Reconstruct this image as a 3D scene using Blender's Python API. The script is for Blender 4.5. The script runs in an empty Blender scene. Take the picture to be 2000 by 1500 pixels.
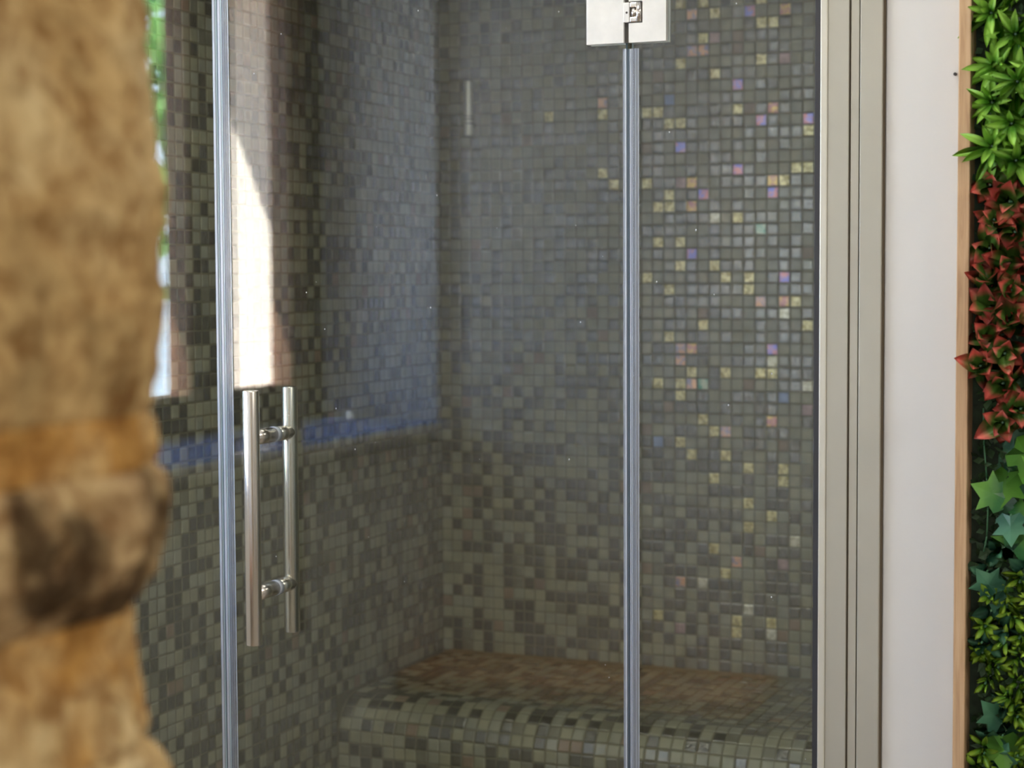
import bpy, bmesh, math, random
from mathutils import Vector, Matrix, noise, Euler

random.seed(7)
S = bpy.context.scene
COL = S.collection
R = math.radians

# ------------------------------------------------------------------ camera
CAM_LOC = Vector((0.0, -2.45, 1.34))
cam_data = bpy.data.cameras.new("camera")
cam_data.sensor_width = 36.0
cam_data.lens = 64.8
cam_data.clip_start = 0.05
cam = bpy.data.objects.new("camera", cam_data)
COL.objects.link(cam)
CAM_ROT = Matrix.Rotation(R(23.3), 3, 'Z') @ Matrix.Rotation(math.pi / 2 - math.atan(212 / 3600), 3, 'X') @ Matrix.Rotation(-0.0050, 3, 'Z')
cam.matrix_world = Matrix.Translation(CAM_LOC) @ CAM_ROT.to_4x4()
cam_data.dof.use_dof = True
cam_data.dof.focus_distance = 2.68
cam_data.dof.aperture_fstop = 5.2
S.camera = cam

# ------------------------------------------------------------------ world, sun, room lights, exposure
world = bpy.data.worlds.new("sky")
S.world = world
world.use_nodes = True
wn = world.node_tree.nodes
wl = world.node_tree.links
bg = wn["Background"]
tc = wn.new("ShaderNodeTexCoord")
sep = wn.new("ShaderNodeSeparateXYZ")
ramp = wn.new("ShaderNodeValToRGB")
ramp.color_ramp.elements[0].position = 0.0
ramp.color_ramp.elements[0].color = (0.70, 0.82, 1.0, 1)
ramp.color_ramp.elements[1].position = 0.7
ramp.color_ramp.elements[1].color = (0.34, 0.53, 0.96, 1)
wl.new(tc.outputs["Generated"], sep.inputs[0])
wl.new(sep.outputs["Z"], ramp.inputs[0])
wl.new(ramp.outputs[0], bg.inputs[0])
bg.inputs[1].default_value = 15.0


def add_light(name, kind, energy, color, loc, direction, **kw):
    d = bpy.data.lights.new(name, kind)
    d.energy = energy
    d.color = color
    for k, v in kw.items():
        setattr(d, k, v)
    o = bpy.data.objects.new(name, d)
    COL.objects.link(o)
    o.location = loc
    o.rotation_euler = Vector(direction).to_track_quat('-Z', 'Y').to_euler()
    return o


add_light("sun", 'SUN', 62.0, (0.96, 1.0, 1.0), (-6, 4, 6), (0.25, -0.80, -0.63), angle=0.009)
lamp_a = add_light("ceiling_lamp_and_fill", 'AREA', 15.5, (1.0, 0.95, 0.87), (0.95, -1.0, 2.52), (-0.25, 0.12, -1), shape='RECTANGLE', size=0.9, size_y=0.6)
fill_b = add_light("ceiling_lamp_and_fill", 'AREA', 10.5, (1.0, 0.93, 0.78), (-1.15, -0.62, 2.52), (0, 0, -1), shape='RECTANGLE', size=0.7, size_y=0.4)  # added fill near the glass front, no lamp known there
portal = add_light("window_portal", 'AREA', 1.0, (1, 1, 1), (-2.56, -0.255, 1.51), (1, 0, 0), shape='RECTANGLE', size=1.0, size_y=2.42)
portal.data.cycles.is_portal = True
win_rear = add_light("rear_window_daylight", 'AREA', 40.0, (1.0, 0.98, 0.95), (0.5, -5.4, 1.5), (0.0, 1, 0), shape='RECTANGLE', size=1.8, size_y=1.5)

S.cycles.max_bounces = 7
S.cycles.diffuse_bounces = 4
S.cycles.glossy_bounces = 4
S.cycles.transparent_max_bounces = 14
S.cycles.sample_clamp_indirect = 60.0
S.view_settings.view_transform = 'Standard'
S.view_settings.look = 'None'
S.view_settings.exposure = 0.0
S.view_settings.gamma = 1.0
S.view_settings.use_curve_mapping = False


# ------------------------------------------------------------------ helpers
def project(p):
    """pixel position of a world point in the 2000x1500 frame (used only to rank pieces by size)"""
    q = CAM_ROT.transposed() @ (Vector(p) - CAM_LOC)
    if q.z > -0.05:
        return None
    return 1000 + 3600 * q.x / -q.z, 750 - 3600 * q.y / -q.z


def tag(o, label=None, cat=None, group=None, kind=None):
    if label: o["label"] = label
    if cat:
        o["category"] = cat
        o["kind"] = kind or "thing"
    if group: o["group"] = group
    if kind: o["kind"] = kind
    return o


def empty(name, loc=(0, 0, 0)):
    o = bpy.data.objects.new(name, None)
    o.empty_display_size = 0.05
    o.location = loc
    COL.objects.link(o)
    return o


def link(name, mesh, parent=None, loc=None):
    o = bpy.data.objects.new(name, mesh)
    COL.objects.link(o)
    if parent is not None:
        o.parent = parent
    if loc is not None:
        o.location = loc
    return o


def finish(name, bm, mats, parent=None, smooth=False, loc=None):
    me = bpy.data.meshes.new(name)
    bm.normal_update()
    bm.to_mesh(me)
    bm.free()
    for m in (mats if isinstance(mats, (list, tuple)) else [mats]):
        me.materials.append(m)
    if smooth:
        for p in me.polygons:
            p.use_smooth = True
    return link(name, me, parent, loc)


def box(bm, x0, x1, y0, y1, z0, z1, mat=0, bevel=0.0, seg=2):
    vs = [bm.verts.new(p) for p in ((x0, y0, z0), (x1, y0, z0), (x1, y1, z0), (x0, y1, z0), (x0, y0, z1), (x1, y0, z1), (x1, y1, z1), (x0, y1, z1))]
    fs = []
    for idx in ((0, 3, 2, 1), (4, 5, 6, 7), (0, 1, 5, 4), (1, 2, 6, 5), (2, 3, 7, 6), (3, 0, 4, 7)):
        f = bm.faces.new([vs[i] for i in idx])
        f.material_index = mat
        fs.append(f)
    if bevel > 0:
        es = list({e for f in fs for e in f.edges})
        bmesh.ops.bevel(bm, geom=es, offset=bevel, segments=seg, affect='EDGES', profile=0.5)
    return fs


def tube(bm, a, b, r, n=24, r2=None, caps=True, mat=0):
    a, b = Vector(a), Vector(b)
    r2 = r if r2 is None else r2
    d = (b - a).normalized()
    u = d.orthogonal().normalized()
    v = d.cross(u)
    A, B = [], []
    for i in range(n):
        t = 2 * math.pi * i / n
        w = u * math.cos(t) + v * math.sin(t)
        A.append(bm.verts.new(a + w * r))
        B.append(bm.verts.new(b + w * r2))
    for i in range(n):
        j = (i + 1) % n
        f = bm.faces.new((A[i], A[j], B[j], B[i]))
        f.smooth = True
        f.material_index = mat
    if caps:
        bm.faces.new(A[::-1]).material_index = mat
        bm.faces.new(B).material_index = mat


def lathe(bm, a, d, prof, n=28):
    """prof: (distance along d, radius)"""
    a, d = Vector(a), Vector(d).normalized()
    u = d.orthogonal().normalized()
    v = d.cross(u)
    rings = []
    for s, r in prof:
        rings.append([bm.verts.new(a + d * s + (u * math.cos(2 * math.pi * i / n) + v * math.sin(2 * math.pi * i / n)) * r) for i in range(n)])
    for k in range(len(rings) - 1):
        for i in range(n):
            j = (i + 1) % n
            bm.faces.new((rings[k][i], rings[k][j], rings[k + 1][j], rings[k + 1][i]))
    bm.faces.new(rings[0][::-1])
    bm.faces.new(rings[-1])


# ------------------------------------------------------------------ materials
def mat(name):
    m = bpy.data.materials.new(name)
    m.use_nodes = True
    nt = m.node_tree
    return m, nt, nt.nodes["Principled BSDF"]


def setp(b, **kw):
    names = {"color": "Base Color", "rough": "Roughness", "metal": "Metallic", "spec": "Specular IOR Level", "coat": "Coat Weight", "coat_rough": "Coat Roughness", "alpha": "Alpha", "trans": "Transmission Weight", "aniso": "Anisotropic", "sub": "Subsurface Weight"}
    for k, v in kw.items():
        if k == "color": v = (*v, 1)
        b.inputs[names[k]].default_value = v


def noise_tex(nt, scale, detail=4, rough=0.55, space="pos", stretch=None, dist=0.0):
    n = nt.nodes.new("ShaderNodeTexNoise")
    n.inputs["Scale"].default_value = scale
    n.inputs["Detail"].default_value = detail
    n.inputs["Roughness"].default_value = rough
    n.inputs["Distortion"].default_value = dist
    if space == "pos":
        g = nt.nodes.new("ShaderNodeNewGeometry")
        out = g.outputs["Position"]
    else:
        g = nt.nodes.new("ShaderNodeTexCoord")
        out = g.outputs["Object"]
    if stretch:
        mp = nt.nodes.new("ShaderNodeMapping")
        mp.inputs["Scale"].default_value = stretch
        nt.links.new(out, mp.inputs[0])
        out = mp.outputs[0]
    nt.links.new(out, n.inputs["Vector"])
    return n


def ramp_node(nt, fac, stops):
    r = nt.nodes.new("ShaderNodeValToRGB")
    el = r.color_ramp.elements
    el[0].position, el[0].color = stops[0][0], (*stops[0][1], 1)
    el[1].position, el[1].color = stops[-1][0], (*stops[-1][1], 1)
    for p, c in stops[1:-1]:
        e = el.new(p)
        e.color = (*c, 1)
    nt.links.new(fac, r.inputs[0])
    return r


def bump(nt, b, height, strength, dist):
    n = nt.nodes.new("ShaderNodeBump")
    n.inputs["Strength"].default_value = strength
    n.inputs["Distance"].default_value = dist
    nt.links.new(height, n.inputs["Height"])
    nt.links.new(n.outputs[0], b.inputs["Normal"])
    return n


def simple(name, color, rough=0.5, metal=0.0, nscale=None, namp=0.12, bscale=None, bstr=0.2, bdist=0.002, stretch=None, **kw):
    m, nt, b = mat(name)
    setp(b, color=color, rough=rough, metal=metal, **kw)
    if nscale:
        n = noise_tex(nt, nscale, stretch=stretch)
        lo = tuple(c * (1 - namp) for c in color)
        hi = tuple(min(1, c * (1 + namp)) for c in color)
        r = ramp_node(nt, n.outputs["Fac"], [(0.3, lo), (0.7, hi)])
        nt.links.new(r.outputs[0], b.inputs["Base Color"])
    if bscale:
        n2 = noise_tex(nt, bscale, stretch=stretch)
        bump(nt, b, n2.outputs["Fac"], bstr, bdist)
    return m


def thin_glass(name, tint=(0.97, 0.99, 0.98), r0=0.043):
    """clear sheet: each face mirrors by Schlick's law and lets the rest straight through"""
    m = bpy.data.materials.new(name)
    m.use_nodes = True
    nt = m.node_tree
    nt.nodes.clear()
    out = nt.nodes.new("ShaderNodeOutputMaterial")
    mix = nt.nodes.new("ShaderNodeMixShader")
    tr = nt.nodes.new("ShaderNodeBsdfTransparent")
    tr.inputs[0].default_value = (*tint, 1)
    gl = nt.nodes.new("ShaderNodeBsdfGlossy")
    gl.inputs["Roughness"].default_value = 0.0
    gl.inputs["Color"].default_value = (1, 1, 1, 1)
    g = nt.nodes.new("ShaderNodeNewGeometry")
    dot = nt.nodes.new("ShaderNodeVectorMath"); dot.operation = 'DOT_PRODUCT'
    nt.links.new(g.outputs["Incoming"], dot.inputs[0])
    nt.links.new(g.outputs["True Normal"], dot.inputs[1])
    ab = nt.nodes.new("ShaderNodeMath"); ab.operation = 'ABSOLUTE'
    nt.links.new(dot.outputs["Value"], ab.inputs[0])
    om = nt.nodes.new("ShaderNodeMath"); om.operation = 'SUBTRACT'; om.inputs[0].default_value = 1.0
    nt.links.new(ab.outputs[0], om.inputs[1])
    pw = nt.nodes.new("ShaderNodeMath"); pw.operation = 'POWER'; pw.inputs[1].default_value = 5.0
    nt.links.new(om.outputs[0], pw.inputs[0])
    ma = nt.nodes.new("ShaderNodeMath"); ma.operation = 'MULTIPLY_ADD'; ma.inputs[1].default_value = 1 - r0; ma.inputs[2].default_value = r0
    nt.links.new(pw.outputs[0], ma.inputs[0])
    nt.links.new(ma.outputs[0], mix.inputs[0])
    nt.links.new(tr.outputs[0], mix.inputs[1])
    nt.links.new(gl.outputs[0], mix.inputs[2])
    nt.links.new(mix.outputs[0], out.inputs[0])
    return m


def clear_plastic(name, color, clear=0.5, rough=0.12):
    m, nt, b = mat(name)
    setp(b, color=color, rough=rough, spec=0.7)
    tr = nt.nodes.new("ShaderNodeBsdfTransparent")
    mix = nt.nodes.new("ShaderNodeMixShader")
    mix.inputs[0].default_value = clear
    out = nt.nodes["Material Output"]
    nt.links.new(b.outputs[0], mix.inputs[1])
    nt.links.new(tr.outputs[0], mix.inputs[2])
    nt.links.new(mix.outputs[0], out.inputs[0])
    return m


M = {}
M["glass"] = thin_glass("clear_glass")
M["glass_edge"] = simple("polished_glass_edge", (0.46, 0.60, 0.66), 0.12, spec=0.8)
M["seal"] = clear_plastic("clear_seal_plastic", (0.40, 0.44, 0.52), 0.55)
M["seal_bright"] = clear_plastic("milky_seal_plastic", (0.60, 0.65, 0.74), 0.22)
M["seal_dark"] = simple("dark_seal_core", (0.10, 0.14, 0.18), 0.25)
M["gasket"] = simple("black_rubber", (0.035, 0.035, 0.04), 0.6)
M["alu"] = simple("satin_champagne_aluminium", (0.45, 0.435, 0.37), 0.42, 0.25, nscale=6, namp=0.03)
M["alu_light"] = simple("pale_aluminium_bead", (0.62, 0.60, 0.52), 0.38, 0.25)
M["groove"] = simple("dark_joint", (0.13, 0.10, 0.065), 0.7)
M["steel"] = simple("brushed_steel", (0.76, 0.72, 0.66), 0.23, 1.0, bscale=260, bstr=0.04, bdist=0.0005, stretch=(1, 1, 0.02))
M["hinge"] = simple("satin_nickel", (0.74, 0.735, 0.71), 0.42, 0.35, nscale=40, namp=0.05)
M["tube"] = simple("pale_satin_steel", (0.95, 0.93, 0.84), 0.32, 0.6)
M["chrome"] = simple("polished_chrome", (0.80, 0.77, 0.73), 0.10, 1.0)
M["dark_metal"] = simple("dark_recess_metal", (0.10, 0.095, 0.085), 0.4, 0.6)
M["paint"] = simple("off_white_wall_paint", (0.69, 0.69, 0.68), 0.55, nscale=3, namp=0.02, bscale=30, bstr=0.12, bdist=0.004)
M["room_paint"] = simple("cream_wall_paint", (0.66, 0.62, 0.55), 0.7, nscale=2, namp=0.04)
M["ceiling"] = simple("ceiling_paint", (0.78, 0.77, 0.74), 0.8)
M["floor"] = simple("stone_floor", (0.34, 0.29, 0.23), 0.5, nscale=9, namp=0.2)
M["limewash"] = simple("limewash_plaster", (0.86, 0.71, 0.59), 0.85, nscale=5, namp=0.04, bscale=40, bstr=0.1)
M["plaster"] = simple("pale_plaster", (0.86, 0.86, 0.86), 0.7, nscale=6, namp=0.04)
M["grey_plaster"] = simple("grey_plaster", (0.74, 0.72, 0.70), 0.8, nscale=2.2, namp=0.12)
M["marble"] = simple("white_sill_stone", (0.86, 0.85, 0.84), 0.3, nscale=8, namp=0.06)
M["blue_tile"] = simple("blue_glazed_tile", (0.24, 0.40, 0.86), 0.18, nscale=9, namp=0.1)
M["dark_wood"] = simple("dark_window_wood", (0.06, 0.035, 0.022), 0.45, nscale=12, namp=0.3, stretch=(6, 6, 1))
M["brown_wood"] = simple("brown_window_wood", (0.17, 0.075, 0.04), 0.4, nscale=12, namp=0.2, stretch=(6, 6, 1))
M["orange_ledge"] = simple("orange_stand_in_ledge", (0.62, 0.27, 0.09), 0.6, nscale=14, namp=0.2)
M["ground"] = simple("pale_paving", (0.50, 0.46, 0.40), 0.9, nscale=3, namp=0.15)
M["bush"] = simple("outdoor_leaf_green", (0.12, 0.28, 0.05), 0.6, nscale=12, namp=0.4)
M["white_house"] = simple("white_render", (0.78, 0.76, 0.72), 0.9)
M["grout"] = simple("olive_grey_grout", (0.235, 0.22, 0.15), 0.85, nscale=60, namp=0.12)


def pine_wood():
    m, nt, b = mat("raw_pine")
    n = noise_tex(nt, 5.0, 5, 0.6, stretch=(28, 8, 1.1), dist=0.6)
    r = ramp_node(nt, n.outputs["Fac"], [(0.25, (0.36, 0.20, 0.10)), (0.5, (0.56, 0.36, 0.20)), (0.75, (0.66, 0.46, 0.28))])
    nt.links.new(r.outputs[0], b.inputs["Base Color"])
    setp(b, rough=0.7)
    return m


M["pine"] = pine_wood()


def stone_mat(name, warm, dark):
    m, nt, b = mat(name)
    big = noise_tex(nt, 9.0, 5, 0.6, dist=0.4)
    c1 = ramp_node(nt, big.outputs["Fac"], [(0.28, tuple(c * 0.62 for c in warm)), (0.45, warm), (0.62, (0.78, 0.58, 0.29)), (0.78, (0.82, 0.68, 0.42))])
    sm = noise_tex(nt, 48.0, 4, 0.62, dist=0.8)
    c2 = ramp_node(nt, sm.outputs["Fac"], [(0.34, (0.34, 0.21, 0.10)), (0.60, (1, 1, 1))])
    mx = nt.nodes.new("ShaderNodeMix"); mx.data_type = 'RGBA'; mx.blend_type = 'MULTIPLY'
    mx.inputs["Factor"].default_value = 0.80
    nt.links.new(c1.outputs[0], mx.inputs["A"])
    nt.links.new(c2.outputs[0], mx.inputs["B"])
    last = mx.outputs["Result"]
    if dark > 0:
        st = noise_tex(nt, 14.0, 3, 0.6, dist=0.7)
        c3 = ramp_node(nt, st.outputs["Fac"], [(0.46, (1, 1, 1)), (0.60, (0.14, 0.12, 0.10))])
        m2 = nt.nodes.new("ShaderNodeMix"); m2.data_type = 'RGBA'; m2.blend_type = 'MULTIPLY'
        m2.inputs["Factor"].default_value = dark
        nt.links.new(last, m2.inputs["A"])
        nt.links.new(c3.outputs[0], m2.inputs["B"])
        last = m2.outputs["Result"]
    nt.links.new(last, b.inputs["Base Color"])
    setp(b, rough=0.95, spec=0.15)
    bump(nt, b, sm.outputs["Fac"], 0.5, 0.004)
    return m


M["stone_upper"] = stone_mat("ochre_sandstone", (0.70, 0.47, 0.20), 0.0)
M["stone_stain"] = stone_mat("stained_sandstone", (0.56, 0.38, 0.19), 0.92)
M["stone_orange"] = stone_mat("orange_sandstone", (0.62, 0.33, 0.09), 0.0)


def tile_mat(name, color, rough, metal=0.0, bs=0.25, bdist=0.0012, vary=0.1, coat=0.5, scale=170, lo=None, hi=None, cscale=26, ior=1.5):
    m, nt, b = mat(name)
    setp(b, color=color, rough=rough, metal=metal, coat=coat, coat_rough=0.03, spec=0.5)
    b.inputs["Coat IOR"].default_value = ior
    oi = noise_tex(nt, cscale, 2)
    lo = lo or tuple(c * (1 - vary) for c in color)
    hi = hi or tuple(min(1, c * (1 + vary)) for c in color)
    r = ramp_node(nt, oi.outputs["Fac"], [(0.38, lo), (0.62, hi)])
    nt.links.new(r.outputs[0], b.inputs["Base Color"])
    n = noise_tex(nt, scale, 3, 0.6, stretch=(1.5, 1.5, 0.6))
    bm_ = bump(nt, b, n.outputs["Fac"], bs, bdist)
    nt.links.new(bm_.outputs[0], b.inputs["Coat Normal"])
    return m


TILE_KEYS = ["light", "light_b", "mid", "dark", "dark_b", "rose", "g", "c", "o", "p", "v", "b", "w", "t"]
TM = {
    "light": tile_mat("pale_olive_glass_tile", (0.42, 0.405, 0.285), 0.38, coat=0.6, bs=0.5, bdist=0.0004),
    "light_b": tile_mat("pale_grey_glass_tile", (0.40, 0.395, 0.305), 0.38, coat=0.6, bs=0.5, bdist=0.0004),
    "mid": tile_mat("mid_grey_glass_tile", (0.28, 0.27, 0.195), 0.3, bs=1.0, bdist=0.0008, coat=1.0, ior=2.0, scale=130),
    "dark": tile_mat("dark_olive_glass_tile", (0.118, 0.111, 0.078), 0.22, bs=1.0, bdist=0.0013, coat=1.0, ior=2.4, scale=150),
    "dark_b": tile_mat("dark_grey_glass_tile", (0.132, 0.126, 0.098), 0.22, bs=1.0, bdist=0.0013, coat=1.0, ior=2.4, scale=150),
    "rose": tile_mat("dusky_rose_glass_tile", (0.36, 0.27, 0.19), 0.35),
    "g": tile_mat("gold_leaf_glass_tile", (0.82, 0.72, 0.36), 0.28, 0.55, bs=1.0, bdist=0.0012, lo=(0.56, 0.48, 0.20), hi=(1.0, 0.92, 0.55), cscale=95, coat=0.8),
    "c": tile_mat("copper_glass_tile", (0.80, 0.50, 0.36), 0.28, 0.55, bs=1.0, bdist=0.0012, lo=(0.50, 0.46, 0.62), hi=(1.0, 0.62, 0.42), cscale=70, coat=0.8),
    "o": tile_mat("amber_glass_tile", (0.90, 0.55, 0.20), 0.28, 0.55, bs=1.0, bdist=0.0012, lo=(0.72, 0.36, 0.36), hi=(1.0, 0.74, 0.30), cscale=80, coat=0.8),
    "p": tile_mat("pink_lustre_glass_tile", (0.55, 0.40, 0.40), 0.32, 0.6, bs=0.8, bdist=0.003, vary=0.2, coat=0.8),
    "v": tile_mat("violet_lustre_glass_tile", (0.46, 0.40, 0.86), 0.28, 0.55, bs=1.0, bdist=0.0012, lo=(0.40, 0.42, 1.0), hi=(0.92, 0.45, 0.52), cscale=60, coat=0.8),
    "b": tile_mat("blue_lustre_glass_tile", (0.36, 0.44, 0.66), 0.32, 0.7, bs=0.8, bdist=0.003, coat=0.8),
    "w": tile_mat("pearl_glass_tile", (0.86, 0.84, 0.70), 0.28, 0.55, bs=1.0, bdist=0.0012, lo=(0.66, 0.64, 0.48), hi=(1.0, 0.98, 0.86), cscale=95, coat=0.8),
    "t": tile_mat("teal_lustre_glass_tile", (0.30, 0.62, 0.55), 0.28, 0.55, bs=1.0, bdist=0.0012, lo=(0.20, 0.55, 0.45), hi=(0.75, 0.85, 0.72), cscale=60, coat=0.8),
}
TILE_MATS = [TM[k] for k in TILE_KEYS]


def leaf_mat(name, base, tip, mid=0.6):
    """leaf blade: base colour turning to tip colour along its length (object Y)"""
    m, nt, b = mat(name)
    t = nt.nodes.new("ShaderNodeTexCoord")
    sp = nt.nodes.new("ShaderNodeSeparateXYZ")
    nt.links.new(t.outputs["Generated"], sp.inputs[0])
    n = noise_tex(nt, 45, 2)
    ad = nt.nodes.new("ShaderNodeMath"); ad.operation = 'MULTIPLY_ADD'; ad.inputs[1].default_value = 0.5
    nt.links.new(n.outputs["Fac"], ad.inputs[0])
    nt.links.new(sp.outputs["Y"], ad.inputs[2])
    r = ramp_node(nt, ad.outputs[0], [(mid - 0.1, base), (mid + 0.35, tip)])
    nt.links.new(r.outputs[0], b.inputs["Base Color"])
    setp(b, rough=0.35, spec=0.5)
    b.inputs["Subsurface Weight"].default_value = 0.0
    tl = nt.nodes.new("ShaderNodeBsdfTranslucent")
    nt.links.new(r.outputs[0], tl.inputs[0])
    mx = nt.nodes.new("ShaderNodeMixShader"); mx.inputs[0].default_value = 0.25
    out = nt.nodes["Material Output"]
    nt.links.new(b.outputs[0], mx.inputs[1])
    nt.links.new(tl.outputs[0], mx.inputs[2])
    nt.links.new(mx.outputs[0], out.inputs[0])
    return m


M["leaf_spiky"] = leaf_mat("bright_green_blade", (0.12, 0.34, 0.03), (0.36, 0.64, 0.09))
M["leaf_red"] = leaf_mat("green_leaf_red_tip", (0.12, 0.24, 0.04), (0.78, 0.20, 0.15), 0.80)
M["leaf_ivy"] = leaf_mat("ivy_green", (0.05, 0.20, 0.06), (0.20, 0.45, 0.08))
M["leaf_ivy_light"] = leaf_mat("ivy_light_green", (0.16, 0.42, 0.05), (0.26, 0.55, 0.08))
M["leaf_blue"] = leaf_mat("blue_green_leaf", (0.04, 0.15, 0.09), (0.10, 0.27, 0.15))
M["leaf_lime"] = leaf_mat("lime_sprig", (0.16, 0.36, 0.03), (0.40, 0.58, 0.06))
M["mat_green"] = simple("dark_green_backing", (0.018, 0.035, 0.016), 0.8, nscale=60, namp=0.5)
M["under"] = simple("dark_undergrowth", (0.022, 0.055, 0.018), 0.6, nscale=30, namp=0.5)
M["stem"] = simple("green_plastic_stem", (0.07, 0.20, 0.10), 0.4)

# ------------------------------------------------------------------ key dimensions (metres)
XL = -1.888          # tiled face of the left wall of the steam room
YB = 1.51            # tiled face of the back wall
XR = -0.50           # right wall of the steam room
PITCH = 0.0265
ZOFF = 0.02147
TW = 0.0122          # half width of a tile
BENCH_Z, BENCH_Y, BENCH_R = 0.437, 0.977, 0.085


# ------------------------------------------------------------------ mosaic tiles
def tile_bm(bm, mtx, mi):
    """one cushion-edged glass tile; local z is the outward normal"""
    w, w2, w3 = TW, TW - 0.0006, TW - 0.0024
    rings = []
    for s, z in ((w, -0.004), (w, -0.0010), (w2, 0.0002), (w3, 0.0010)):
        rings.append([bm.verts.new(mtx @ Vector(p)) for p in ((-s, -s, z), (s, -s, z), (s, s, z), (-s, s, z))])
    for k in range(3):
        for i in range(4):
            j = (i + 1) % 4
            f = bm.faces.new((rings[k][i], rings[k][j], rings[k + 1][j], rings[k + 1][i]))
            f.material_index = mi
    f = bm.faces.new(rings[3])
    f.material_index = mi


TILE_MESH = {}
for i, k in enumerate(TILE_KEYS):
    b_ = bmesh.new()
    tile_bm(b_, Matrix.Identity(4), 0)
    me_ = bpy.data.meshes.new("tile_" + k)
    b_.normal_update()
    b_.to_mesh(me_)
    b_.free()
    me_.materials.append(TILE_MATS[i])
    TILE_MESH[k] = me_


def basis(o, ux, uy):
    ux, uy = Vector(ux).normalized(), Vector(uy).normalized()
    uz = ux.cross(uy)
    m = Matrix((ux, uy, uz)).transposed().to_4x4()
    m.translation = Vector(o)
    return m


def lay_tiles(parent, tiles, hidden, limit=300):
    """tiles: list of (matrix, key). The largest in view become parts, the rest one field."""
    scored = []
    for mtx, key in tiles:
        rx, ry = random.gauss(0, 0.016), random.gauss(0, 0.016)
        rz = random.gauss(0, 0.012)
        m = mtx @ Matrix.Translation((random.gauss(0, 0.0002), random.gauss(0, 0.0002), random.gauss(0, 0.0002))) @ Euler((rx, ry, rz)).to_matrix().to_4x4()
        pts = [project(mtx @ Vector(c)) for c in ((-TW, -TW, 0), (TW, -TW, 0), (TW, TW, 0), (-TW, TW, 0))]
        area = 0
        if all(pts):
            cx = sum(p[0] for p in pts) / 4
            cy = sum(p[1] for p in pts) / 4
            if 10 < cy < 1490 and not hidden(cx, cy):
                area = abs(sum(pts[i][0] * pts[(i + 1) % 4][1] - pts[(i + 1) % 4][0] * pts[i][1] for i in range(4))) / 2
        scored.append((area, m, key))
    order = sorted(range(len(scored)), key=lambda i: -scored[i][0])
    chosen = set(order[:limit])
    inv = parent.matrix_world.inverted() if parent else Matrix.Identity(4)
    bm = bmesh.new()
    for i, (a, m, key) in enumerate(scored):
        if i in chosen:
            o = link("tile", TILE_MESH[key], parent)
            o.matrix_basis = m
        else:
            tile_bm(bm, m, TILE_KEYS.index(key))
    f = finish("tile_field", bm, TILE_MATS, parent)
    f["kind"] = "stuff"


def pick(light=0.46):
    r = random.random()
    if r < light * 0.62: return "light"
    if r < light: return "light_b"
    if r < light + 0.06: return "mid"
    if r < light + 0.085: return "rose"
    if r < light + 0.36: return "dark"
    return "dark_b"


SPECIAL = {
    'g': [(10, 63), (15, 58), (15, 63), (16, 57), (19, 49), (19, 57), (19, 63), (20, 20), (20, 40), (20, 52), (20, 55), (20, 63), (21, 44), (21, 48), (21, 55), (21, 56), (21, 62), (22, 35), (22, 39), (22, 40), (22, 50), (22, 52), (22, 62), (22, 67), (22, 72), (23, 34), (23, 41), (24, 37), (24, 45), (24, 69), (24, 72), (25, 26), (25, 32), (25, 36), (25, 50), (25, 66), (25, 71), (26, 24), (26, 34), (26, 41), (26, 49), (27, 19), (27, 20), (27, 54), (27, 63), (28, 28), (28, 30), (28, 33), (28, 48), (28, 49), (29, 41), (29, 67), (29, 70), (29, 72), (30, 20), (30, 29), (30, 41), (30, 70), (31, 32), (31, 33), (31, 57), (32, 47), (32, 58), (33, 45), (33, 58), (33, 61)],
    'c': [(15, 64), (22, 23), (22, 42), (22, 43), (23, 40), (23, 68), (23, 71), (24, 68), (26, 36), (27, 25), (29, 47)],
    'o': [(23, 43), (23, 55), (23, 57), (30, 37), (30, 57), (30, 63), (31, 47), (31, 71)],
    'p': [(22, 19), (22, 57), (25, 69), (31, 25), (31, 67), (33, 38)],
    'v': [(22, 60), (23, 51), (24, 56), (27, 58), (27, 65), (28, 71), (29, 62), (30, 43), (30, 56), (31, 49), (33, 62)],
    'b': [(20, 35), (21, 64), (31, 39)],
    'w': [(24, 23), (25, 54), (28, 21), (30, 19), (30, 42), (31, 46), (32, 27), (33, 40)],
    't': [(24, 40), (29, 53)]}
SPEC = {cr: k for k, v in SPECIAL.items() for cr in v}

# ------------------------------------------------------------------ the steam room shell
bm = bmesh.new()
box(bm, XL - 0.10, XR + 0.10, YB - 0.0013, YB + 0.14, 0, 2.6)
wall_back = finish("wall_back", bm, M["grout"])
tag(wall_back, "back wall of the steam room in grey and gold glass mosaic", kind="structure")
tiles = []
ncol = int((XR - XL) / PITCH)
nrow = int((2.36 - ZOFF) / PITCH)
for c in range(ncol):
    for r in range(nrow):
        z = ZOFF + (r + 0.5) * PITCH
        if z < BENCH_Z + 0.008:
            continue
        key = SPEC.get((c, r)) or pick(0.46)
        if (c, r) not in SPEC and c > 33 and random.random() < 0.05:
            key = random.choice("ggcovp")
        tiles.append((basis((XL + (c + 0.5) * PITCH, YB - 0.0015, z), (1, 0, 0), (0, 0, 1)), key))
lay_tiles(wall_back, tiles, lambda x, y: x > 1585 or x < 866 or (1140 < x < 1312 and y < 92) or 1215 < x < 1255)

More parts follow.
